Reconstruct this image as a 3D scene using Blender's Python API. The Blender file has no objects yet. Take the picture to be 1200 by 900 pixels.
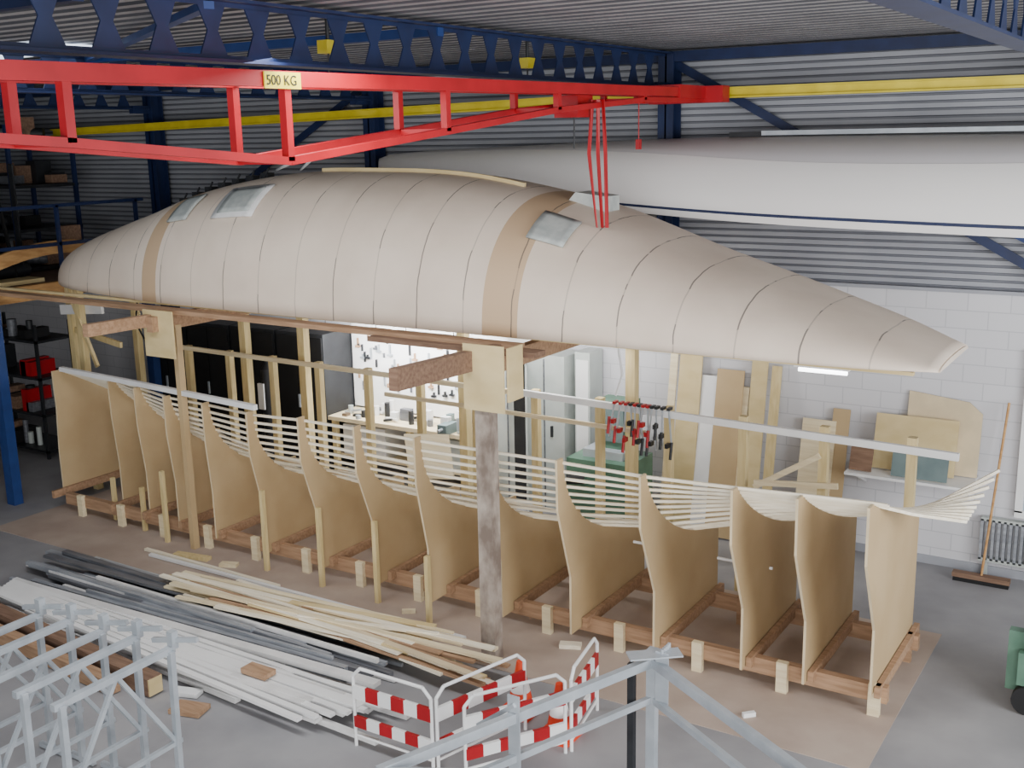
import bpy, math, random
from mathutils import Vector, Matrix
random.seed(7)
S = bpy.context.scene

# ---------------------------------------------------------------- materials
def lin(c):
    r = []
    for v in c:
        v = v/255.0
        r.append(v/12.92 if v <= 0.04045 else ((v+0.055)/1.055)**2.4)
    return (r[0], r[1], r[2], 1)

def mk(name, c1, c2=None, rough=0.6, metal=0.0, scale=4.0, stretch=(1,1,1), bump=0.0, emis=0.0, detail=4):
    m = bpy.data.materials.new(name); m.use_nodes = True
    nt = m.node_tree; b = nt.nodes['Principled BSDF']
    b.inputs['Roughness'].default_value = rough
    b.inputs['Metallic'].default_value = metal
    if c2 is None:
        c2 = tuple(v*0.93 for v in c1)
    tc = nt.nodes.new('ShaderNodeTexCoord'); mp = nt.nodes.new('ShaderNodeMapping')
    mp.inputs['Scale'].default_value = stretch
    nz = nt.nodes.new('ShaderNodeTexNoise'); nz.inputs['Scale'].default_value = scale
    nz.inputs['Detail'].default_value = detail
    cr = nt.nodes.new('ShaderNodeValToRGB')
    cr.color_ramp.elements[0].position = 0.35; cr.color_ramp.elements[1].position = 0.65
    cr.color_ramp.elements[0].color = lin(c2); cr.color_ramp.elements[1].color = lin(c1)
    L = nt.links
    L.new(tc.outputs['Object'], mp.inputs['Vector']); L.new(mp.outputs[0], nz.inputs['Vector'])
    L.new(nz.outputs['Fac'], cr.inputs[0]); L.new(cr.outputs[0], b.inputs['Base Color'])
    if bump:
        bp = nt.nodes.new('ShaderNodeBump'); bp.inputs['Strength'].default_value = bump
        bp.inputs['Distance'].default_value = 0.02
        L.new(nz.outputs['Fac'], bp.inputs['Height']); L.new(bp.outputs[0], b.inputs['Normal'])
    if emis:
        b.inputs['Emission Color'].default_value = lin(c1)
        b.inputs['Emission Strength'].default_value = emis
    return m

M = {}
M['concrete'] = mk('concrete', (154,153,155), (132,131,134), 0.6, scale=1.1, detail=8, bump=0.04)
M['hardboard'] = mk('floor_hardboard', (180,163,150), (164,146,133), 0.8, scale=1.6, detail=6)
M['mdf'] = mk('mdf_panel', (190,165,126), (180,154,114), 0.75, scale=1.5, stretch=(1,1,1), detail=5)
M['mdf_edge'] = mk('mdf_edge', (218,199,164), None, 0.8)
M['pine'] = mk('pine', (234,220,186), (218,200,162), 0.65, scale=6, stretch=(.3,4,4))
M['pine_y'] = mk('pine_yellow', (216,196,146), (200,178,126), 0.65, scale=6, stretch=(4,4,.5))
M['batten'] = mk('batten_wood', (248,240,220), (234,222,196), 0.6, scale=6, stretch=(.4,6,6))
M['lumber'] = mk('brown_lumber', (176,142,112), (150,118,90), 0.75, scale=6, stretch=(.5,5,5))
M['lumber_d'] = mk('dark_lumber', (134,106,86), (108,82,66), 0.8, scale=6, stretch=(.5,5,5))
M['ply'] = mk('plywood', (216,196,148), (204,182,132), 0.7, scale=3, stretch=(1,1,2))
M['post'] = mk('weathered_post', (172,160,148), (118,104,94), 0.9, scale=7, stretch=(1,1,.6), bump=.4, detail=8)
M['white'] = mk('white_paint', (238,238,237), (232,232,232), 0.5)
M['hullwhite'] = mk('white_gelcoat', (238,235,232), (234,231,229), 0.32, scale=.5)
M['hullgrey'] = mk('grey_gelcoat', (208,204,206), (202,198,200), 0.4, scale=.5)
M['whiteboard'] = mk('white_profile', (230,229,228), (208,207,206), 0.5, scale=3)
M['galv'] = mk('galvanised_steel', (184,190,196), (166,173,180), 0.42, metal=0.3, scale=5)
M['alu'] = mk('grey_profile', (168,172,178), (132,136,144), 0.45, metal=0.2, scale=6, stretch=(.4,4,4))
M['alud'] = mk('dark_profile', (118,120,126), (92,94,100), 0.45, metal=0.2, scale=6, stretch=(.4,4,4))
M['navy'] = mk('navy_steel', (24,40,80), (18,31,66), 0.5)
M['blue'] = mk('blue_steel', (34,62,120), (26,52,104), 0.5)
M['red'] = mk('red_steel', (172,8,26), (156,6,20), 0.45)
M['yellow'] = mk('yellow_steel', (218,200,56), (200,180,38), 0.45)
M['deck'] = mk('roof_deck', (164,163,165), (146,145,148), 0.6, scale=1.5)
M['deck_shade'] = mk('roof_deck_shade', (84,84,90), (70,70,76), 0.6, scale=1.5)  # darker copy of the deck colour: recess shade painted in
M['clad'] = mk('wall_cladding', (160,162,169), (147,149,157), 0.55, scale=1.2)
M['clad_shade'] = mk('cladding_groove_shade', (118,120,128), (106,108,116), 0.55, scale=1.2)  # cladding colour darkened for the grooves, their shade put into the paint
M['dark'] = mk('dark_metal', (38,40,44), (24,26,30), 0.5)
M['black'] = mk('black_rubber', (18,18,20), (12,12,13), 0.7)
M['greycab'] = mk('grey_locker', (186,192,188), (176,182,178), 0.5)
M['green'] = mk('machine_green', (92,128,108), (74,108,90), 0.5)
M['teal'] = mk('teal_sheet', (112,130,130), (98,116,118), 0.5)
M['orange'] = mk('cone_orange', (238,74,30), (220,58,20), 0.5)
M['foil'] = mk('grey_foil', (186,190,186), (162,168,166), 0.4, scale=9)
M['lamp'] = mk('lamp_tube', (250,252,255), (250,252,255), 0.5, emis=9.0)
M['sky'] = mk('skylight_panel', (226,240,255), (226,240,255), 0.5, emis=2.2)
M['glass'] = mk('window_glass', (150,168,180), (130,150,164), 0.15)
M['brownbox'] = mk('cardboard', (116,98,78), (96,80,62), 0.85)
M['ptan'] = mk('orange_wood', (200,156,102), (176,130,80), 0.7, scale=5, stretch=(1,1,4))

def hull_mat():
    m = bpy.data.materials.new('hull_laminate'); m.use_nodes = True
    nt = m.node_tree; N = nt.nodes; L = nt.links; b = N['Principled BSDF']
    b.inputs['Roughness'].default_value = 0.6
    tc = N.new('ShaderNodeTexCoord'); sp = N.new('ShaderNodeSeparateXYZ'); L.new(tc.outputs['Object'], sp.inputs[0])
    def math_(op, a, bb=None, c=None):
        n = N.new('ShaderNodeMath'); n.operation = op
        for i, v in enumerate((a, bb, c)):
            if v is None: continue
            if isinstance(v, (int, float)): n.inputs[i].default_value = v
            else: L.new(v, n.inputs[i])
        return n.outputs[0]
    nz = N.new('ShaderNodeTexNoise'); nz.inputs['Scale'].default_value = 1.4; nz.inputs['Detail'].default_value = 7
    L.new(tc.outputs['Object'], nz.inputs['Vector'])
    cr = N.new('ShaderNodeValToRGB'); cr.color_ramp.elements[0].position = .35; cr.color_ramp.elements[1].position = .65
    cr.color_ramp.elements[0].color = lin((216,199,182)); cr.color_ramp.elements[1].color = lin((227,211,194))
    L.new(nz.outputs['Fac'], cr.inputs[0])
    nz2 = N.new('ShaderNodeTexNoise'); nz2.inputs['Scale'].default_value = 2.2
    L.new(tc.outputs['Object'], nz2.inputs['Vector'])
    xs = math_('ADD', sp.outputs[0], math_('MULTIPLY', nz2.outputs['Fac'], 0.05))
    fr = math_('FRACT', math_('DIVIDE', math_('ADD', xs, 40.0), 0.56))
    line = math_('LESS_THAN', math_('ABSOLUTE', math_('SUBTRACT', fr, 0.5)), 0.012)
    br = math_('GREATER_THAN', nz2.outputs['Fac'], 0.5)
    seam = math_('MULTIPLY', line, math_('ADD', math_('MULTIPLY', br, 0.45), 0.32))
    def band(x0, x1):
        return math_('MULTIPLY', math_('GREATER_THAN', sp.outputs[0], x0), math_('LESS_THAN', sp.outputs[0], x1))
    bd = math_('ADD', band(-11.0, -10.72), band(-5.92, -5.52))
    mx = N.new('ShaderNodeMix'); mx.data_type = 'RGBA'
    L.new(bd, mx.inputs[0]); L.new(cr.outputs[0], mx.inputs[6]); mx.inputs[7].default_value = lin((196,168,136))
    mx2 = N.new('ShaderNodeMix'); mx2.data_type = 'RGBA'
    L.new(seam, mx2.inputs[0]); L.new(mx.outputs[2], mx2.inputs[6]); mx2.inputs[7].default_value = lin((84,78,76))
    L.new(mx2.outputs[2], b.inputs['Base Color'])
    return m
M['hull'] = hull_mat()

def block_mat():
    m = bpy.data.materials.new('painted_block'); m.use_nodes = True
    nt = m.node_tree; N = nt.nodes; L = nt.links; b = N['Principled BSDF']; b.inputs['Roughness'].default_value = .7
    tc = N.new('ShaderNodeTexCoord'); sp = N.new('ShaderNodeSeparateXYZ'); cb = N.new('ShaderNodeCombineXYZ')
    L.new(tc.outputs['Object'], sp.inputs[0]); L.new(sp.outputs[0], cb.inputs[0]); L.new(sp.outputs[2], cb.inputs[1])
    br = N.new('ShaderNodeTexBrick'); br.inputs['Scale'].default_value = 1.0
    br.inputs['Brick Width'].default_value = .44; br.inputs['Row Height'].default_value = .2
    br.inputs['Mortar Size'].default_value = .006
    br.inputs['Color1'].default_value = lin((210,209,213)); br.inputs['Color2'].default_value = lin((205,204,208))
    br.inputs['Mortar'].default_value = lin((186,186,191))
    L.new(cb.outputs[0], br.inputs['Vector']); L.new(br.outputs['Color'], b.inputs['Base Color'])
    return m
M['block'] = block_mat()

# ---------------------------------------------------------------- mesh builder
class B:
    def __init__(s): s.v = []; s.f = []; s.fm = []; s.mats = []; s.sm = []
    def mi(s, k):
        m = M[k]
        if m not in s.mats: s.mats.append(m)
        return s.mats.index(m)
    def add(s, vs, fs, k, smooth=False):
        o = len(s.v); s.v += [tuple(x) for x in vs]; i = s.mi(k)
        for f in fs: s.f.append([o+a for a in f]); s.fm.append(i); s.sm.append(smooth)
    def box(s, x0, x1, y0, y1, z0, z1, k):
        vs = [(x0,y0,z0),(x1,y0,z0),(x1,y1,z0),(x0,y1,z0),(x0,y0,z1),(x1,y0,z1),(x1,y1,z1),(x0,y1,z1)]
        s.add(vs, [(0,3,2,1),(4,5,6,7),(0,1,5,4),(1,2,6,5),(2,3,7,6),(3,0,4,7)], k)
    def beam(s, p, q, w, h, k, upv=(0,0,1)):
        p = Vector(p); q = Vector(q); d = (q-p).normalized(); u = Vector(upv)
        if abs(d.dot(u)) > .95: u = Vector((0,1,0))
        r = d.cross(u).normalized(); u = r.cross(d).normalized()
        vs = []
        for c in (p, q):
            for a, b_ in ((-1,-1),(1,-1),(1,1),(-1,1)): vs.append(c + r*a*w/2 + u*b_*h/2)
        s.add(vs, [(0,1,2,3),(7,6,5,4),(0,4,5,1),(1,5,6,2),(2,6,7,3),(3,7,4,0)], k)
    def path(s, pts, w, h, k):
        pts = [Vector(p) for p in pts]; n = len(pts); vs = []
        for i, p in enumerate(pts):
            d = (pts[min(i+1,n-1)]-pts[max(i-1,0)]).normalized(); u = Vector((0,0,1))
            r = d.cross(u).normalized(); u = r.cross(d).normalized()
            for a, b_ in ((-1,-1),(1,-1),(1,1),(-1,1)): vs.append(p + r*a*w/2 + u*b_*h/2)
        fs = [(0,1,2,3), tuple(4*(n-1)+j for j in (3,2,1,0))]
        for i in range(n-1):
            for j in range(4):
                a = 4*i+j; b_ = 4*i+(j+1)%4; fs.append((a, a+4, b_+4, b_))
        s.add(vs, fs, k)
    def tube(s, p, q, r0, k, r1=None, n=10):
        if r1 is None: r1 = r0
        p = Vector(p); q = Vector(q); d = (q-p).normalized(); u = Vector((0,0,1))
        if abs(d.dot(u)) > .95: u = Vector((0,1,0))
        r = d.cross(u).normalized(); u = r.cross(d).normalized(); vs = []
        for c, rr in ((p, r0), (q, r1)):
            for i in range(n):
                a = 2*math.pi*i/n; vs.append(c + r*math.cos(a)*rr + u*math.sin(a)*rr)
        fs = [(i, (i+1)%n, n+(i+1)%n, n+i) for i in range(n)]
        s.add(vs, fs, k, True); s.add(vs[:n], [tuple(range(n))[::-1]], k); s.add(vs[n:], [tuple(range(n))], k)
    def prism(s, pts, vec, k, ke=None):
        n = len(pts); vec = Vector(vec); a = [Vector(p) for p in pts]; b_ = [p+vec for p in a]
        s.add(a, [tuple(range(n))[::-1]], k); s.add(b_, [tuple(range(n))], k)
        s.add(a+b_, [(i, (i+1)%n, n+(i+1)%n, n+i) for i in range(n)], ke or k)
    def loft(s, rings, k, smooth=True, closed=False):
        n = len(rings[0]); vs = [p for r in rings for p in r]; fs = []
        for i in range(len(rings)-1):
            for j in range(n if closed else n-1):
                a = i*n+j; b_ = i*n+(j+1)%n; fs.append((a, b_, b_+n, a+n))
        s.add(vs, fs, k, smooth)
    def build(s, name, parent=None, solid=0, recalc=True):
        me = bpy.data.meshes.new(name); me.from_pydata(s.v, [], s.f)
        for m in s.mats: me.materials.append(m)
        me.polygons.foreach_set('material_index', s.fm); me.polygons.foreach_set('use_smooth', s.sm)
        me.update()
        ob = bpy.data.objects.new(name, me); S.collection.objects.link(ob)
        if recalc:
            import bmesh
            bm = bmesh.new(); bm.from_mesh(me); bmesh.ops.recalc_face_normals(bm, faces=bm.faces); bm.to_mesh(me); bm.free()
        if solid:
            mo = ob.modifiers.new('Solidify', 'SOLIDIFY'); mo.thickness = solid; mo.offset = 0
        if parent: ob.parent = parent
        return ob

def empty(name):
    e = bpy.data.objects.new(name, None); S.collection.objects.link(e); return e

def lerp_tab(x, xs, ys):
    if x <= xs[0]: return ys[0]
    if x >= xs[-1]: return ys[-1]
    for i in range(len(xs)-1):
        if xs[i] <= x <= xs[i+1]:
            t = (x-xs[i])/(xs[i+1]-xs[i]); return ys[i]*(1-t)+ys[i+1]*t

def interp(x, xs, ys):
    if x <= xs[0]: return ys[0]
    if x >= xs[-1]: return ys[-1]
    for i in range(len(xs)-1):
        if xs[i] <= x <= xs[i+1]:
            t = (x-xs[i])/(xs[i+1]-xs[i])
            y0 = ys[max(i-1,0)]; y1 = ys[i]; y2 = ys[i+1]; y3 = ys[min(i+2,len(ys)-1)]
            x0 = xs[max(i-1,0)]; x1 = xs[i]; x2 = xs[i+1]; x3 = xs[min(i+2,len(xs)-1)]
            m1 = (y2-y0)/(x2-x0)*(x2-x1); m2 = (y3-y1)/(x3-x1)*(x2-x1)
            return (2*t**3-3*t*t+1)*y1+(t**3-2*t*t+t)*m1+(-2*t**3+3*t*t)*y2+(t**3-t*t)*m2

# ---------------------------------------------------------------- room
WY = 12.9
b = B(); b.box(-20, 5, -4, 13.1, -0.1, 0, 'concrete'); b.build('floor')
b = B(); b.box(-13.4, -1.9, 8.15, 11.0, 0.0, 0.006, 'hardboard'); b.build('floor_hardboard_sheet')
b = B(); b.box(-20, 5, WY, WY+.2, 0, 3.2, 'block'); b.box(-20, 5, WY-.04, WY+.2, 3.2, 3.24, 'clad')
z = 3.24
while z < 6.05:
    for (ya, za, yb_, zb_), k in (((WY+.07,z,WY+.07,z+.02),'clad_shade'), ((WY+.07,z+.02,WY+.04,z+.03),'clad_shade'), ((WY+.04,z+.03,WY+.04,z+.08),'clad'), ((WY+.04,z+.08,WY+.07,z+.08),'clad_shade')):
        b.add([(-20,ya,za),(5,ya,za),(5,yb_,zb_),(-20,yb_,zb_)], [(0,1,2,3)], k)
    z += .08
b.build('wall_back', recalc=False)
b = B(); b.box(-20.2, -20, -4, 13.1, 0, 6.1, 'dark'); b.build('wall_left')
b = B(); y = -4
while y < 13.05:
    for (ya, za, yb_, zb_), k in (((y,6.05,y+.09,6.05),'deck_shade'), ((y+.09,6.05,y+.115,5.95),'deck_shade'), ((y+.115,5.95,y+.225,5.95),'deck'), ((y+.225,5.95,y+.25,6.05),'deck_shade')):
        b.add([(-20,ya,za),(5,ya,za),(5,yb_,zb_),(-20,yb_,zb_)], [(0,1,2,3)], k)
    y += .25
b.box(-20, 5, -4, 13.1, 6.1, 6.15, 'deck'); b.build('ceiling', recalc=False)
b = B(); b.box(-13.2, -9.6, 6.9, 7.7, 5.9, 5.94, 'sky'); b.build('roof_skylight')
b = B(); b.box(-20, 5, WY-.02, WY, 0, .1, 'clad'); b.build('baseboard_back')

for gx in (-1.2, -5.72, -10.3, -14.9):
    b = B(); y0, y1 = -3.5, 12.6; zb, zt = 5.50, 5.91
    b.box(gx-.09, gx+.09, y0, y1, zb, zb+.02, 'navy'); b.box(gx-.09, gx+.09, y0, y1, zt-.02, zt, 'navy')
    b.box(gx-.006, gx+.006, y0, y1, zb+.02, zb+.05, 'navy'); b.box(gx-.006, gx+.006, y0, y1, zt-.05, zt-.02, 'navy')
    y = y0; zm = (zb+zt)/2
    while y < y1-.3:
        b.prism([(gx-.006, y, zb+.045), (gx-.006, y+.24, zb+.045), (gx-.006, y+.165, zm), (gx-.006, y+.24, zt-.045), (gx-.006, y, zt-.045), (gx-.006, y+.075, zm)], (.012,0,0), 'navy')
        y += .42
    z0 = 0 if gx < -14 else 3.3
    b.box(gx-.1, gx+.1, 12.62, 12.64, z0, 5.9, 'navy'); b.box(gx-.1, gx+.1, 12.84, 12.86, z0, 5.9, 'navy')
    b.box(gx-.01, gx+.01, 12.62, 12.86, z0, 5.9, 'navy')
    b.build('roof_girder')
b = B()
b.beam((-20,12.7,5.86), (4.5,12.7,5.86), .12, .12, 'navy')
b.beam((-5.7,12.8,5.8), (-1.2,12.8,3.3), .02, .1, 'navy'); b.beam((-1.2,12.8,5.8), (3.3,12.8,3.3), .02, .1, 'navy')
b.beam((-2.6,12.82,4.3), (-.6,12.82,3.28), .02, .1, 'blue')
b.beam((-10.3,12.8,5.8), (-14.9,12.8,3.3), .02, .1, 'navy')
b.beam((-14.9,8.0,5.86), (-5.7,8.0,5.86), .08, .08, 'blue'); b.beam((-14.9,4.4,5.84), (-5.7,4.4,5.84), .08, .08, 'navy')
b.beam((-10.3,8.0,5.86), (-5.7,5.4,5.86), .08, .05, 'blue'); b.beam((-14.9,11,5.86), (-10.3,8.0,5.86), .08, .05, 'navy')
b.build('roof_bracing')

b = B()
def rail(x0, z0, x1, z1, yy):
    b.beam((x0,yy,z0), (x1,yy,z1), .12, .02, 'yellow'); b.beam((x0,yy,z0+.1), (x1,yy,z1+.1), .12, .02, 'yellow')
    b.beam((x0,yy,z0+.05), (x1,yy,z1+.05), .02, .09, 'yellow')
rail(-6.5, 5.36, 4.5, 5.36, 12.35); rail(-17, 5.12, -6.5, 5.34, 12.35)
for xx in (-1.2, -5.72, -10.3, -14.9):
    b.box(xx-.05, xx+.05, 12.3, 12.62, 5.44, 5.56, 'navy')
b.build('crane_rail')
for x, y in ((-6.0,6.9),(-6.0,9.9)):
    b = B(); b.box(x-.05,x+.05,y-.07,y+.07,5.64,5.74,'yellow'); b.tube((x,y,5.74),(x,y,5.92),.015,'dark'); b.tube((x,y,5.64),(x,y,5.4),.008,'dark'); b.build('chain_hoist')

# red crane bridge
b = B()
Ys = [-1.8, 0.2, 2.0, 3.72, 5.32, 7.05, 8.75, 10.5, 12.2]
Zb = [5.28, 5.23, 5.12, 5.0, 4.86, 5.03, 5.2, 5.31, 5.33]
def ct(y): return 5.31+.1*(y+1.8)/14
for tx in (-5.0, -5.45):
    b.beam((tx,-1.8,ct(-1.8)), (tx,12.2,ct(12.2)), .07, .095 if tx == -5.0 else .07, 'red')
    for i in range(8): b.beam((tx,Ys[i],Zb[i]), (tx,Ys[i+1],Zb[i+1]), .055, .05, 'red')
    for i in range(1, 8): b.beam((tx,Ys[i],Zb[i]), (tx,Ys[i],ct(Ys[i])), .055, .055, 'red')
for i in (1,2,3,4,5,6,7):
    b.beam((-5.45,Ys[i],ct(Ys[i])), (-5.0,Ys[i],ct(Ys[i])), .05, .05, 'red')
    b.beam((-5.45,Ys[i],Zb[i]), (-5.0,Ys[i],Zb[i]), .04, .04, 'red')
b.box(-5.65,-4.75,12.0,12.2,5.3,5.48,'red'); b.box(-5.5,-4.95,11.3,12.0,5.34,5.48,'red')
b.box(-4.96,-4.95,5.1,5.42,5.30,5.4,'yellow')
b.box(-5.35,-5.1,9.3,9.6,5.14,5.34,'red'); b.tube((-5.22,9.45,5.14),(-5.22,9.45,4.85),.008,'dark'); b.tube((-5.1,10.6,5.3),(-5.1,10.6,4.9),.006,'red')
b.box(-5.12,-5.08,10.57,10.63,4.82,4.92,'red')
crane = b.build('overhead_crane_bridge')
tx = bpy.data.curves.new('load_label', 'FONT'); tx.body = '500 KG'; tx.size = .085; tx.extrude = .001
tx.materials.append(M['black'])
to = bpy.data.objects.new('load_label', tx); S.collection.objects.link(to); to.rotation_euler = (math.pi/2, 0, math.pi/2)
to.location = (-4.946, 5.11, 5.322); to.parent = crane

# ---------------------------------------------------------------- upper hull
HZ = 3.1
hx = [-13.82,-13.74,-13.5,-12.95,-12.25,-11.65,-10.8,-9.5,-8.2,-6.9,-5.75,-5.2,-4.2,-3.4,-2.75,-2.2,-1.72]
hh = [.04,.28,.44,.64,.85,1.02,1.27,1.47,1.50,1.45,1.25,1.10,.76,.54,.36,.21,.05]
hc = [10.25,10.25,10.25,10.25,10.28,10.3,10.3,10.3,10.3,10.3,10.3,10.3,10.2,10.05,9.9,9.74,9.58]
hb = [.10,.36,.60,.88,1.08,1.2,1.32,1.39,1.42,1.45,1.45,1.44,1.36,1.21,1.04,.84,.58]
def hs(x, a):
    H = interp(x, hx, hh); W_ = interp(x, hx, hb); yc = interp(x, hx, hc); c = math.cos(a); s_ = math.sin(a)
    y = yc - W_*math.copysign(abs(c)**.84, c); z = HZ + H*abs(s_)**.88
    return Vector((x, y, z))
xs = []
for i in range(len(hx)-1):
    for j in range(6): xs.append(hx[i]+(hx[i+1]-hx[i])*j/6)
xs.append(hx[-1])
b = B()
rings = [[hs(x, math.pi*j/40) for j in range(41)] for x in xs]
b.loft(rings, 'hull')
for r in (rings[0], rings[-1]): b.add(r, [tuple(range(41))], 'hull')
hull = empty('upturned_hull')
b.build('shell', hull, solid=.03)
def patch(b, x0, x1, a0, a1, k, off=.02, nx=6, na=6):
    rings = []
    for i in range(nx+1):
        x = x0+(x1-x0)*i/nx; r = []
        for j in range(na+1):
            a = a0+(a1-a0)*j/na
            p = hs(x, a); n = (hs(x+.02, a)-hs(x-.02, a)).cross(hs(x, a+.02)-hs(x, a-.02)).normalized()
            if n.z < 0: n = -n
            r.append(p+n*off)
        rings.append(r)
    b.loft(rings, k)
b = B()
patch(b, -9.93, -9.25, .72, 1.12, 'whiteboard', .03); patch(b, -9.85, -9.33, .77, 1.07, 'foil', .042)
patch(b, -10.75, -10.4, .75, 1.12, 'foil', .035)
patch(b, -5.62, -5.22, .78, 1.12, 'foil', .04)
b.build('foil_patches', hull, solid=.02)
b = B()
b.path([hs(x, 1.5)+Vector((0,0,.03)) for x in [-9.0+.2*i for i in range(15)]], .04, .05, 'ply')
p = hs(-5.45, 1.45); b.prism([p+Vector((-.25,0,-.02)), p+Vector((.25,0,-.1)), p+Vector((.25,0,.1)), p+Vector((-.1,0,.14))], (0,.3,0), 'foil')
for i in range(7):
    q = hs(-11.4+i*.25, 1.45); b.box(q.x-.05, q.x+.07, q.y, q.y+.12, q.z-.02, q.z+.08, 'dark'); b.tube(q, q+Vector((.1,0,.14)), .012, 'dark')
b.build('keel_fittings', hull)
b = B()
for dx in (-.06, 0, .05): b.path([(-5.0+dx, 9.52, 5.3), (-5.02+dx*1.6, 9.55, 4.8), (-5.0+dx, 9.6, 4.1)], .035, .01, 'red')
b.build('lifting_strap')
b = B(); b.tube((-5.5,5.9,4.84),(-9.9,10.3,4.62),.012,'galv'); b.tube((-5.5,6.1,4.86),(-9.5,10.3,4.62),.012,'galv'); b.build('steel_lifting_cable')

sup = empty('hull_support_trestle')
b = B()
b.beam((-14.4,9.0,3.03), (-5.45,8.78,3.03), .16, .05, 'lumber'); b.beam((-7.2,8.74,2.99), (-5.2,8.72,2.99), .2, .05, 'lumber_d')
b.beam((-14.4,9.1,3.075), (-1.9,9.0,3.075), .06, .03, 'ply')
b.beam((-13.8,11.4,3.03), (-4.5,11.5,3.03), .12, .06, 'lumber'); b.beam((-4.5,11.3,3.04), (-1.8,10.1,3.04), .1, .05, 'lumber')
for x in (-5.6, -10.45): b.beam((x,8.6,2.9), (x,11.7,2.9), .1, .18, 'lumber')
b.beam((-5.66,7.1,3.02), (-5.66,8.7,2.96), .09, .19, 'lumber_d'); b.beam((-10.55,7.8,2.95), (-10.55,9.0,2.93), .09, .14, 'lumber')
for x, y in ((-5.6,11.5), (-10.75,11.5), (-11.9,11.5), (-8.0,11.5)): b.box(x-.06,x+.06,y-.06,y+.06,0,3.0,'pine_y')
b.box(-10.46,-10.39,8.93,9.02,0,2.85,'mdf')
for x, y in ((-14.2,10.3), (-13.6,10.0), (-13.9,11.2)): b.box(x-.05,x+.05,y-.05,y+.05,0,3.0,'pine_y')
b.beam((-14.3,10.2,2.6), (-13.1,10.0,2.72), .04, .14, 'white'); b.beam((-13.8,10.0,2.9), (-13.2,9.9,1.9), .04, .06, 'ply')
b.beam((-14.2,10.3,2.95), (-13.9,11.2,2.95), .08, .1, 'pine_y'); b.beam((-14.2,10.3,2.3), (-12.9,10.1,2.2), .04, .08, 'pine_y')
b.build('timbers', sup)
b = B()
b.beam((-5.72,8.22,2.83), (-5.28,8.22,2.83), .02, .62, 'ply'); b.beam((-5.26,8.25,2.87), (-5.26,8.5,2.87), .02, .5, 'ply')
b.beam((-10.66,8.7,2.78), (-10.16,8.7,2.78), .02, .56, 'ply'); b.box(-5.85,-5.45,11.38,11.4,2.6,2.95,'ply')
b.build('gusset_plates', sup)
b = B(); b.box(-5.63,-5.47,8.25,8.39,0,2.85,'post'); b.build('main_post', sup)

# ---------------------------------------------------------------- lower mould
PX = [-13.3,-12.1,-11.45,-10.75,-10.05,-9.15,-8.25,-7.4,-6.6,-5.75,-4.95,-4.1,-3.25,-2.68,-2.1]
YT = [9.22,9.19,9.07,8.94,8.92,8.76,8.64,8.57,8.55,8.56,8.55,8.56,8.58,8.57,8.56]
ZT = [1.95,1.94,1.94,1.93,1.93,1.96,2.03,2.05,2.04,2.04,2.04,2.01,2.01,2.03,2.05]
YB = [9.2,9.25,9.15,9.02,8.98,8.92,8.88,8.85,8.72,8.8,8.8,8.88,8.92,8.93,8.95]
DD = [.5,.7,.85,.98,1.05,1.1,1.12,1.15,1.15,1.15,1.13,1.05,.85,.74,.64]
MM = [.1,.5,.7,.82,.92,1,1,1,1,.98,.88,.65,.35,.2,.08]
YF = 10.45
def sec(x, s_):
    y0 = lerp_tab(x, PX, YT)+.11; zt = lerp_tab(x, PX, ZT); D = lerp_tab(x, PX, DD); m = lerp_tab(x, PX, MM); W_ = YF-y0
    th = s_*math.pi/2
    return Vector((x, y0+W_*(m*(1-math.cos(th))+(1-m)*s_), zt - D*(m*math.sin(th)**.82+(1-m)*s_)))
mould = empty('hull_mould_frame')
for i, x in enumerate(PX):
    b = B(); zb = .2 if 0 < i < 14 else .24
    pts = [(x, YB[i], zb), (x, YB[i], zb+.6), (x, YT[i]+.01, ZT[i]-.5), (x, YT[i], ZT[i])]
    pts += [sec(x, j/16) for j in range(17)]
    pts += [(x, YF, zb)]
    b.prism(pts, (.022,0,0), 'mdf', 'mdf_edge'); b.build('station_panel_%d' % (i+1), mould)
b = B()
ss = [.02,.06,.10,.145,.195,.25,.31,.39,.49,.61,.74,.88]
for k, s_ in enumerate(ss):
    pts = []
    for x in PX:
        if k >= 8 and x < -12.5: continue
        pts.append(sec(x, s_)+Vector((0,0,.012)))
    e = Vector((-1.50+.1*s_, 9.25+1.35*s_, 1.76+.22*s_))
    a = pts[-1]
    if k < 2: pts.append(a+Vector((.12,.0,0)))
    else: pts.append(a*.6+e*.4 + Vector((0,0,-.02))); pts.append(e)
    b.path(pts, .022, .026, 'batten')
b.path([(-13.1,9.24,2.0), (-11.4,9.1,2.0), (-9.0,8.78,2.03)], .06, .06, 'white')
b.beam((-7.3,9.35,1.55), (-6.7,9.35,1.62), .015, .5, 'pine')
b.build('planking_battens', mould)
b = B()
for y in (9.13, 10.3):
    b.box(-13.1,-1.98,y-.04,y+.04,.12,.27,'lumber')
    x = -2.08
    while x > -13.2:
        b.box(x-.05,x+.05,y-.09,y-.03,0,.3,'pine' if y < 10 else 'lumber'); x -= .82
for i, x in enumerate(PX): b.box(x+.03,x+.08,9.0,10.5,.2,.3,'lumber')
for x, y, zt in ((-10.9,8.95,.95),(-9.1,8.88,1.0),(-8.2,8.84,.95),(-7.36,8.8,.95),(-6.56,8.66,.75),(-11.5,9.1,.6),(-12.2,9.2,.6)):
    b.box(x-.025,x+.025,y-.025,y+.025,0,zt,'pine_y')
for x in (-4.4,-3.5): b.tube((x-.25,9.6,.95),(x+.3,9.6,.95),.015,'white')
b.build('base_frame', mould)

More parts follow.
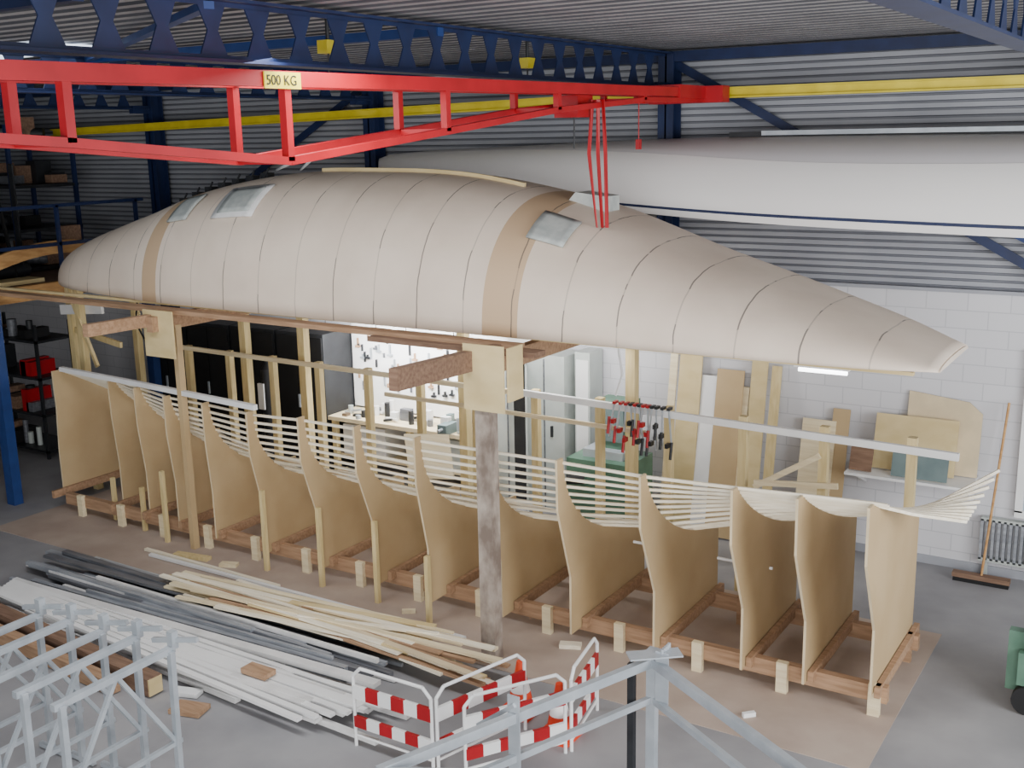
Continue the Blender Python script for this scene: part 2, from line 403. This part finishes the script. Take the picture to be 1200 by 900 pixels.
b = B()
def ry(x): return 10.95+(-1.9-x)*.022
b.beam((-6.9,ry(-6.9),1.96), (-1.85,ry(-1.85),1.88), .05, .075, 'white'); b.beam((-12.9,ry(-12.9),1.98), (-6.9,ry(-6.9),1.95), .05, .06, 'pine')
b.beam((-9,ry(-9),1.7), (-5.2,ry(-5.2),1.68), .03, .05, 'pine')
x = -2.3
while x > -12.9: b.box(x-.045,x+.045,ry(x)+.03,ry(x)+.12,0,2.0,'pine_y'); x -= .88
b.beam((-3.9,ry(-4),1.25), (-3.2,ry(-3),1.7), .03, .06, 'pine'); b.beam((-3.9,ry(-4),1.3), (-3.0,ry(-3),1.4), .03, .06, 'pine')
b.build('timber_side_rail')
b = B(); x = -5.6
for i in range(12):
    x += .05+.035*random.random(); y = ry(x)-.11; k = random.choice(['red','red','dark']) if i < 8 else 'dark'; h = .26+.26*random.random(); lean = random.uniform(-.06,.06)
    b.beam((x,y,2.02),(x+lean,y-.02,1.98-h),.012,.024,'galv'); b.box(x-.018,x+.018,y-.02,y+.07,2.0,2.03,k); b.box(x-.018,x+.018,y-.06,y+.02,1.78-.1*(i%3),1.83-.1*(i%3),k)
    b.tube((x+lean,y-.02,1.85-.1*(i%3)),(x+lean,y-.06,1.66-.1*(i%3)),.017,k)
b.build('clamp_row')

# ---------------------------------------------------------------- piles on the floor
def pile(n, xr0, xr1, yr, kinds, wr, hr, layers, tilt=.25):
    b = B()
    for i in range(n):
        x0 = random.uniform(*xr0); x1 = random.uniform(*xr1); y = random.uniform(*yr); w = random.uniform(*wr); h = random.uniform(*hr)
        lay = random.choice(layers); z = h/2+.004+lay*.04; t = random.uniform(-tilt, tilt)
        b.beam((x0, y-t/2, z), (x1, y+t/2, z+random.uniform(0,.01)), w, h, random.choice(kinds))
    return b
b = pile(24, (-11.3,-9.6), (-7.2,-5.4), (6.45,7.1), ['whiteboard','white','whiteboard'], (.05,.12), (.03,.05), (0,1,2,3), .2)
for i in range(7): b.beam((-11.2+i*.05, 7.0-.07*i, .15+.01*i), (-5.6-.1*i, 6.9-.1*i, .15), .06, .03, 'white')
b.box(-7.2,-6.9,6.6,6.75,.19,.24,'lumber'); b.build('white_trim_pile')
b = pile(50, (-11.8,-9.0), (-8.4,-6.0), (7.2,7.95), ['alu','alu','galv','whiteboard','alud'], (.03,.09), (.02,.045), (0,1,2,3), .14); b.build('metal_profile_pile')
b = pile(50, (-9.6,-7.4), (-6.4,-5.0), (7.62,8.1), ['pine','lumber','pine','batten','ply','batten','mdf_edge'], (.03,.08), (.015,.03), (4,5,6), .4)
b.beam((-10.7,8.5,.03), (-6.0,8.5,.03), .05, .03, 'white'); b.beam((-10.9,8.6,.03), (-8.6,8.55,.03), .05, .03, 'batten')
for i in range(12): b.beam((-9.9+.2*i,8.15-.02*i,.02+.005*i), (-6.3+.1*i,8.18-.03*i,.03), .05, .025, ['pine','lumber','batten'][i%3])
b.build('timber_batten_pile')
b = B(); b.beam((-10.9,6.4,.1), (-7.85,6.15,.1), .16, .17, 'lumber_d'); b.beam((-7.86,6.15,.1), (-7.84,6.15,.1), .15, .16, 'ply'); b.beam((-10.6,6.15,.08), (-8.2,5.97,.08), .12, .14, 'lumber'); b.build('timber_sleeper')
b = B()
for x, y, w, d, k in ((-7.6,6.3,.25,.12,'white'),(-7.35,6.1,.3,.2,'lumber'),(-9.6,8.75,.2,.1,'pine'),(-4.2,9.5,.15,.1,'batten'),(-10.2,8.72,.5,.1,'pine_y'),(-5.0,8.9,.2,.1,'batten'),(-3.0,8.5,.08,.04,'white'),(-6.9,8.75,.12,.05,'pine')):
    b.beam((x-w/2,y-.04,.027), (x+w/2,y+.04,.027), d, .04, k)
b.build('timber_offcuts')

# ---------------------------------------------------------------- barrier + cone
def barrier(b, p, q):
    p = Vector((p[0],p[1],0)); q = Vector((q[0],q[1],0)); d = (q-p); L_ = d.length; d.normalize(); up = Vector((0,0,1))
    r = .015; h = .72
    b.tube(p, p+up*(h-.08), r, 'white'); b.tube(q, q+up*(h-.08), r, 'white')
    b.tube(p+up*(h-.08), p+d*.08+up*h, r, 'white'); b.tube(q+up*(h-.08), q-d*.08+up*h, r, 'white'); b.tube(p+d*.08+up*h, q-d*.08+up*h, r, 'white')
    b.tube(p+up*.1, q+up*.1, r*.8, 'white')
    for z0, z1, off in ((.44,.56,0), (.18,.28,.5)):
        n = 6
        for i in range(n):
            a = p+d*L_*i/n; c = p+d*L_*(i+1)/n; k = 'orange' if (i+(1 if off else 0)) % 2 else 'white'
            k = 'red' if k == 'orange' else k
            b.beam(a+up*(z0+z1)/2, c+up*(z0+z1)/2, .03, z1-z0, k)
b = B()
barrier(b, (-5.68,6.42), (-4.88,6.42)); barrier(b, (-4.85,6.45), (-4.58,7.35)); barrier(b, (-4.58,6.45), (-4.1,7.2)); barrier(b, (-4.07,7.25), (-4.2,7.95))
b.build('folding_barrier')
def cone(x, y):
    b = B(); b.box(x-.16,x+.16,y-.16,y+.16,0,.03,'orange'); b.tube((x,y,.03),(x,y,.2),.12,'orange',.088,20); b.tube((x,y,.2),(x,y,.3),.088,'white',.064,20); b.tube((x,y,.3),(x,y,.48),.064,'orange',.03,20)
    b.build('traffic_cone')
cone(-4.28, 7.42); cone(-4.78, 7.6)

# ---------------------------------------------------------------- galvanised frames
b = B(); P0 = Vector((-3.17,6.87,1.2)); P1 = Vector((-4.0,4.7,1.2)); P2 = Vector((-1.7,5.95,1.2))
for a, c in ((P0,P1),(P0,P2)):
    b.beam(a, c, .05, .07, 'galv'); b.beam(a-Vector((0,0,.3)), c-Vector((0,0,.3)), .04, .05, 'galv')
    b.beam(c, (c.x,c.y,0), .06, .06, 'galv')
b.beam(P0+Vector((0,0,.1)), (P0.x,P0.y,0), .07, .07, 'galv'); b.beam(P0+Vector((-.12,-.1,0)), (P0.x-.12,P0.y-.1,0), .05, .05, 'dark')
b.beam(P0+Vector((.1,-.05,.12)), P0+Vector((.1,-.05,-.3)), .1, .012, 'galv'); b.beam(P0+Vector((-.1,-.2,.1)), P0+Vector((.2,.05,.1)), .14, .012, 'galv')
m = P0.lerp(P1,.55); b.beam(m+Vector((0,0,.16)), m-Vector((0,0,.5)), .09, .012, 'galv'); b.beam(m+Vector((.02,0,.1)), m+Vector((-.35,.1,-.2)), .05, .03, 'galv')
b.beam(P1, P2, .05, .05, 'galv')
for i in range(5): b.tube(P0+Vector((.1,-.05+.03*i,.08)), P0+Vector((.1,-.05+.03*i,.14)), .012, 'galv')
b.build('galvanised_steel_stand')
for i in range(5):
    b = B(); x = -7.85+.36*i; y0 = 4.0+.04*i; y1 = 5.1+.03*i; h = 1.22+.02*(i % 2)
    b.beam((x,y0,h),(x,y1,h),.05,.05,'galv'); b.beam((x,y0+.05,0),(x+.03,y0+.05,h),.045,.045,'galv'); b.beam((x,y1-.05,0),(x+.03,y1-.05,h),.045,.045,'galv')
    b.beam((x,y0,.45),(x,y1,.45),.035,.035,'galv'); b.beam((x,y0+.05,.45),(x,(y0+y1)/2,h),.03,.03,'galv'); b.beam((x,y1-.05,.45),(x,(y0+y1)/2,h),.03,.03,'galv')
    b.beam((x-.2,y1-.02,h+.03),(x+.22,y1+.05,h+.1),.035,.035,'galv'); b.box(x-.03,x+.03,y1-.03,y1+.03,h,h+.14,'galv')
    b.beam((x-.15,y0+.3,0.03),(x+.15,y0+.3,0.03),.04,.04,'galv'); b.beam((x-.15,y1-.05,0.03),(x+.15,y1-.05,0.03),.04,.04,'galv')
    b.build('galvanised_trestle')

# ---------------------------------------------------------------- white yacht hull on wall rack
b = B(); WYH = 12.7
wx = [-10.1,-9.9,-9.3,-8.2,-7.0,-6.0,-4.5,-3,-1,1,3,4.2]
wb = [.05,.2,.42,.66,.84,.96,1.05,1.1,1.12,1.1,1.05,.95]
wzb = [4.5,4.46,4.4,4.3,4.2,4.12,4.03,3.98,3.94,3.94,4.0,4.05]
wzt = [4.7,4.75,4.79,4.83,4.87,4.9,4.92,4.92,4.91,4.9,4.9,4.9]
def ws(x, t):
    bb = interp(x, wx, wb); z0 = interp(x, wx, wzb); z1 = interp(x, wx, wzt); a = t*math.pi/2
    return Vector((x, WYH-.1-bb*math.cos(a)**.7, z0+(z1-z0)*math.sin(a)**.85))
X_ = [-10.1+14.3*i/70 for i in range(71)]
def tb(x): return interp(x, [-10.1,-8,-6,-4,-2,0,4], [.8,.75,.6,.47,.46,.52,.6])
b.loft([[ws(x, tb(x)*j/14) for j in range(15)] for x in X_], 'hullwhite')
b.loft([[ws(x, tb(x)+(1-tb(x))*j/10)+Vector((0,.012 if j == 0 else 0,0)) for j in range(11)] for x in X_], 'hullgrey')
b.loft([[ws(x,1),Vector((x,WYH,interp(x,wx,wzt))),Vector((x,WYH,interp(x,wx,wzb))),ws(x,0)] for x in X_], 'hullwhite', smooth=False)
b.loft([[ws(x, t)+Vector((0,-.006,0)) for t in (.033,.041,.050)] for x in X_ if x > -6.5], 'navy')
b.box(-4.8,3.6,12.35,12.6,4.91,4.97,'dark'); b.box(-4.4,-1.4,12.3,12.36,4.93,4.98,'galv')
b.build('white_yacht_hull')
b = B()
for x in (-7.5,-5.72,1.5): b.beam((x,12.88,3.82),(x,11.9,3.86),.06,.06,'navy'); b.beam((x,12.88,3.4),(x,12.3,3.83),.05,.05,'navy')
b.build('hull_wall_bracket')

# ---------------------------------------------------------------- back wall furniture
b = B() # lockers
b.box(-8.1,-7.0,12.35,12.85,0,2.15,'greycab'); b.box(-7.78,-7.6,12.34,12.36,.1,2.08,'dark'); b.beam((-7.58,12.33,1.05),(-7.4,12.05,1.05),.02,2.0,'greycab')  # dark strip paints in the shade of the open locker interior
b.box(-7.305,-7.295,12.33,12.35,.05,2.1,'alud'); b.box(-7.885,-7.875,12.33,12.35,.05,2.1,'alud')
b.box(-7.2,-7.17,12.32,12.35,1.05,1.2,'dark'); b.box(-7.9,-7.3,12.4,12.8,2.15,2.38,'white'); b.build('steel_locker')
b = B(); b.box(-6.92,-6.7,12.5,12.86,0,2.2,'greycab'); b.box(-6.9,-6.72,12.49,12.5,.1,2.1,'white'); b.build('narrow_cabinet')
b = B() # workbench
b.box(-11.0,-8.15,12.2,12.85,.86,.92,'pine'); b.box(-10.9,-8.2,12.3,12.8,.3,.34,'pine')
for x in (-10.9,-9.5,-8.25):
    for y in (12.25,12.8): b.box(x-.04,x+.04,y-.04,y+.04,0,.86,'pine_y')
b.box(-10.8,-10.0,12.3,12.8,.34,.8,'white'); b.box(-9.3,-8.5,12.3,12.8,.34,.8,'greycab')
for i in range(34):
    x = random.uniform(-10.9,-8.35); y = random.uniform(12.25,12.7); h = random.uniform(.03,.26); k = random.choice(['dark','white','galv','greycab','whiteboard','brownbox','alud','teal','white'])
    if i % 3 == 0: b.tube((x,y,.92),(x,y,.92+h),.04,k)
    elif i % 3 == 1: b.beam((x,y,.94),(x+random.uniform(.1,.3),y+random.uniform(-.1,.1),.95+h*.3),.04,.03,k)
    else: b.box(x,x+random.uniform(.05,.2),y,y+.1,.92,.92+h,k)
# vice
b.box(-8.9,-8.75,12.1,12.4,.92,1.06,'teal'); b.tube((-8.82,12.0,1.0),(-8.82,12.2,1.0),.02,'galv')
b.build('workbench')
b = B(); b.box(-11.0,-8.15,12.84,12.88,.95,2.5,'white')
for i in range(80):
    x = random.uniform(-10.9,-8.3); z = random.uniform(1.2,2.0); k = random.choice(['dark','galv','dark','lumber','alud'])
    b.box(x,x+.022,12.81,12.84,z,z+random.uniform(.06,.18),k)
    if random.random() < .5: b.box(x-.03,x+.05,12.8,12.84,z,z+.03,k)
b.build('tool_board')
def tubelamp(x, y, z, L_=1.2, n='fluorescent_lamp'):
    b = B(); b.box(x-L_/2,x+L_/2,y-.06,y+.06,z+.03,z+.07,'white'); b.tube((x-L_/2+.03,y,z),(x+L_/2-.03,y,z),.02,'lamp'); b.tube((x-L_/3,y,z+.07),(x-L_/3,y,z+.18),.005,'dark'); b.tube((x+L_/3,y,z+.07),(x+L_/3,y,z+.18),.005,'dark'); b.build(n)
tubelamp(-10.3,12.0,2.3,1.4); tubelamp(-8.9,12.0,2.3,1.2); tubelamp(-2.85,9.75,2.86,.5); tubelamp(-13.0,10.6,2.85,.5); tubelamp(-11.6,12.0,2.6,.4)
b = B()
for i in range(4):
    x = -14.9+i*.98; b.box(x,x+.94,12.2,12.85,.05,2.15,'dark'); b.box(x+.02,x+.46,12.18,12.2,.1,2.1,'black'); b.box(x+.48,x+.92,12.18,12.2,.1,2.1,'black'); b.box(x+.42,x+.45,12.16,12.18,1,1.2,'galv')
    b.box(x,x+.94,12.25,12.8,0,.05,'black')
b.build('dark_cabinet')
b = B(); b.tube((-11.9,11.9,0),(-11.9,11.9,1.6),.1,'dark'); b.tube((-11.9,11.9,1.6),(-11.9,11.9,1.72),.1,'dark',.03); b.box(-12.0,-11.88,11.78,11.82,1.0,1.4,'white'); b.build('gas_cylinder')
b = B()
b.box(-6.55,-5.7,11.6,12.3,0,1.05,'green'); b.box(-6.4,-5.85,11.75,12.2,1.05,1.15,'galv'); b.box(-6.3,-5.85,11.9,12.25,1.15,1.75,'green'); b.box(-6.26,-5.9,11.87,11.9,1.25,1.7,'teal'); b.tube((-6.5,11.5,.8),(-6.3,11.6,.8),.06,'black'); b.build('green_bandsaw')
b = B(); pts = [(-5.35,10.7,3.0),(-5.38,10.7,2.7),(-5.33,10.7,2.4),(-5.42,10.72,2.15)]
for a, c in zip(pts[:-1], pts[1:]): b.tube(a, c, .012, 'white')
pts = [(-12.2,9.9,3.0),(-12.3,9.9,2.6),(-12.1,9.9,2.3),(-12.0,9.95,2.15)]
for a, c in zip(pts[:-1], pts[1:]): b.tube(a, c, .012, 'black')
b.build('hanging_power_cord')
b = B()
for x, w, h, k in ((-5.55,.3,2.25,'ply'),(-5.25,.2,2.0,'white'),(-5.05,.35,2.1,'mdf'),(-4.75,.12,1.9,'pine'),(-4.6,.2,2.3,'ply'),(-4.35,.12,2.2,'pine_y'),(-5.68,.1,2.3,'pine'),(-5.0,.2,1.5,'whiteboard')):
    b.beam((x+w/2,12.45,0.02),(x+w/2,12.8,h),w,.02,k,upv=(0,-1,0))
b.build('leaning_boards')
b = B(); b.box(-3.3,-1.95,12.3,12.88,1.12,1.15,'white')
for x in (-3.2,-2.05): b.beam((x,12.88,.9),(x,12.4,1.11),.03,.03,'white')
b.beam((-2.62,12.6,1.16),(-2.62,12.74,1.78),.9,.02,'ply',upv=(0,-1,0))
b.prism([(-2.75,12.72,1.16),(-1.95,12.72,1.16),(-1.95,12.84,1.86),(-2.1,12.86,1.98),(-2.75,12.86,2.05)],(0,.012,0),'mdf_edge')
b.beam((-3.15,12.4,1.16),(-3.15,12.5,1.45),.25,.03,'lumber_d',upv=(0,-1,0)); b.beam((-2.5,12.38,1.16),(-2.5,12.45,1.45),.6,.02,'teal',upv=(0,-1,0))
b.build('offcut_shelf')
b = B(); b.beam((-3.75,12.5,.02),(-3.75,12.8,1.6),.4,.02,'pine',upv=(0,-1,0)); b.beam((-3.5,12.5,.02),(-3.5,12.84,1.75),.2,.02,'mdf',upv=(0,-1,0)); b.build('sheet_offcuts')
b = B(); b.box(-1.88,-.4,12.78,12.86,.18,.22,'greycab'); b.box(-1.88,-.4,12.78,12.86,.66,.7,'greycab')
x = -1.88
while x < -.4: b.box(x,x+.03,12.78,12.84,.2,.68,'alu'); x += .06
for x in (-1.8,-.5): b.box(x-.02,x+.02,12.8,12.84,0,.2,'greycab')
b.build('radiator')
b = B(); b.box(-1.55,-1.47,12.82,12.9,.8,2.6,'white'); b.box(-.3,-.22,12.82,12.9,.8,2.6,'white'); b.box(-1.55,-.22,12.82,12.9,.74,.82,'white'); b.box(-1.55,-.22,12.82,12.9,2.55,2.63,'white'); b.box(-1.47,-.3,12.87,12.9,.82,2.55,'glass'); b.build('window_1')
b = B(); b.tube((-1.8,12.55,.06),(-1.68,12.74,2.05),.014,'ptan'); b.box(-2.1,-1.5,12.5,12.6,.05,.1,'lumber_d'); b.box(-2.09,-1.51,12.51,12.59,0,.05,'black'); b.build('push_broom')
b = B(); b.box(-1.05,-.2,9.75,10.35,.25,.55,'green'); b.box(-1.0,-.25,9.8,10.3,.55,.75,'green'); b.box(-1.15,-1.0,9.85,9.95,.15,.7,'green')
for x in (-.95,-.35):
    for y in (9.75,10.35): b.tube((x,y-.04,.13),(x,y+.04,.13),.13,'black',n=18)
b.tube((-.8,10.05,.75),(-.8,10.05,1.1),.03,'green'); b.box(-1.0,-.25,9.8,10.3,.12,.25,'dark'); b.build('green_machine_cart')

# ---------------------------------------------------------------- left side : mezzanine
b = B()
b.box(-19.9,-14.7,6.0,12.2,2.85,2.95,'lumber_d'); b.box(-14.72,-14.6,6.0,12.2,2.75,2.97,'ptan')
for y in (8.95, 12.1, 6.1): b.box(-14.15 if y == 8.95 else -14.75,-13.98 if y == 8.95 else -14.6,y-.07,y+.07,0,2.85,'blue')
b.box(-14.7,-13.98,8.9,9.0,2.7,2.85,'blue')
y = 6.2
while y < 12.2: b.box(-14.68,-14.63,y-.025,y+.025,2.97,4.1,'navy'); y += 1.45
for z in (3.5,4.07): b.box(-14.68,-14.63,6.1,12.15,z,z+.05,'navy')
b.build('mezzanine')
b = B()
for z in (2.97,3.6,4.3,5.0):
    b.box(-18.6,-16.2,10.9,12.15,z,z+.05,'dark')
for x in (-18.6,-17.4,-16.25):
    for y in (10.92,12.1): b.box(x,x+.06,y-.03,y+.03,2.96,5.3,'navy')
for i in range(50):
    z = random.choice([3.03,3.66,4.36,5.06]); x = random.uniform(-18.5,-16.5); y = random.uniform(10.95,11.8); h = random.uniform(.1,.4)
    if i % 3: b.box(x,x+random.uniform(.1,.35),y,y+.3,z,z+h,random.choice(['dark','lumber_d','dark','alud','black']))
    else: b.tube((x,y,z+.1),(x+random.uniform(.1,.5),y+.2,z+.1),.09,random.choice(['dark','alud','black']))
b.build('storage_rack')
b = B()
for i in range(34):
    y = random.uniform(8.2,10.6); x = random.uniform(-17.6,-15.4)
    b.beam((x,y,2.97),(x+random.uniform(-.3,.3),y+random.uniform(-.2,.2),random.uniform(4.0,5.2)),random.uniform(.04,.1),.03,random.choice(['lumber_d','dark','lumber_d','dark','black','alud']))
for i in range(5): b.tube((-15.6-.25*i,8.4,3.1),(-15.6-.25*i,10.6,3.1),.11,random.choice(['dark','lumber_d','dark']),n=14)
b.build('stored_timber')
pts = [(-15.0,9.2+.18*i, 3.15+.3*math.sin(i/12*math.pi*.7)) for i in range(13)]
b = B(); b.path(pts,.06,.2,'ptan'); b.box(-15.2,-15.0,10.9,11.2,2.97,3.75,'lumber_d'); b.box(-15.3,-14.9,8.4,10.4,2.96,3.02,'ply'); b.build('curved_timber')
b = B()
for z in (.1,.7,1.3,1.9): b.box(-19.2,-15.6,10.6,11.3,z,z+.04,'dark')
for x in (-19.2,-17.4,-15.65):
    for y in (10.62,11.26): b.box(x,x+.05,y-.02,y+.02,0,2.2,'dark')
for i in range(60):
    z = random.choice([.14,.74,1.34,1.94]); x = random.uniform(-19,-16); h = random.uniform(.1,.4)
    if i % 2: b.box(x,x+random.uniform(.08,.3),10.65,11.1,z,z+h,random.choice(['dark','alud','dark','dark','black','black','lumber_d','red']))
    else: b.tube((x,10.8,z),(x,10.8,z+h),random.uniform(.04,.1),random.choice(['dark','alud','greycab','black']))
b.build('storage_shelf')
b = B()
b.box(-17.0,-16.2,7.6,8.4,0,.9,'dark'); b.box(-16.9,-16.3,7.7,8.3,.9,1.3,'lumber_d'); b.tube((-16.0,9.2,0),(-16.0,9.2,.8),.22,'red',n=20); b.tube((-16.0,9.2,.8),(-16.0,9.2,.83),.23,'dark',n=20); b.build('compressor')

# ---------------------------------------------------------------- camera
p = math.radians(12.7); rho = math.radians(1.15); hd = math.radians(122.3)
F = Vector((math.cos(hd), math.sin(hd), 0)); R = Vector((math.sin(hd), -math.cos(hd), 0)); Z = Vector((0,0,1))
fw = F*math.cos(p)-Z*math.sin(p); up0 = F*math.sin(p)+Z*math.cos(p)
rt = R*math.cos(rho)-up0*math.sin(rho); up = up0*math.cos(rho)+R*math.sin(rho)
cam = bpy.data.cameras.new('camera'); co = bpy.data.objects.new('camera', cam); S.collection.objects.link(co)
mt = Matrix((rt, up, -fw)).transposed().to_4x4(); mt.translation = Vector((0,0,5)); co.matrix_world = mt
cam.lens = 39.0; cam.sensor_width = 36; S.camera = co

# ---------------------------------------------------------------- light
w = bpy.data.worlds.new('world'); S.world = w; w.use_nodes = True
w.node_tree.nodes['Background'].inputs[0].default_value = (.92,.96,1,1); w.node_tree.nodes['Background'].inputs[1].default_value = .65
def area(name, loc, tgt, sx, sy, e, col=(1,1,1)):
    l = bpy.data.lights.new(name, 'AREA'); l.shape = 'RECTANGLE'; l.size = sx; l.size_y = sy; l.energy = e; l.color = col
    o = bpy.data.objects.new(name, l); S.collection.objects.link(o); o.location = loc
    d = Vector(tgt)-Vector(loc); o.rotation_euler = d.to_track_quat('-Z','Y').to_euler()
area('camera_side_daylight', (1.0,-3.5,3.0), (-6,9,2.2), 9, 4.5, 1200, (1,1,.99))  # unseen area light for daylight from the camera side; no door is built
area('right_side_fill', (4.6,6.5,3.6), (-4,9.5,2.5), 5, 3, 650, (.96,.98,1))  # fill light added at the open right side; no window stands there
area('overhead_fill_front', (-6.5,5.6,5.5), (-6.5,6.4,0), 6, .8, 240, (.98,.99,1))  # added overhead fill, no roof lamp hangs here
area('bench_lamp_light', (-9.6,12.1,2.25), (-9.6,12.8,1.2), 2.4, .2, 120, (1,1,1))
area('locker_fill_light', (-6.6,11.2,2.8), (-6.8,12.8,1.2), 1.8, .2, 60, (1,1,1))  # area light added to brighten the lockers, without a lamp of its own
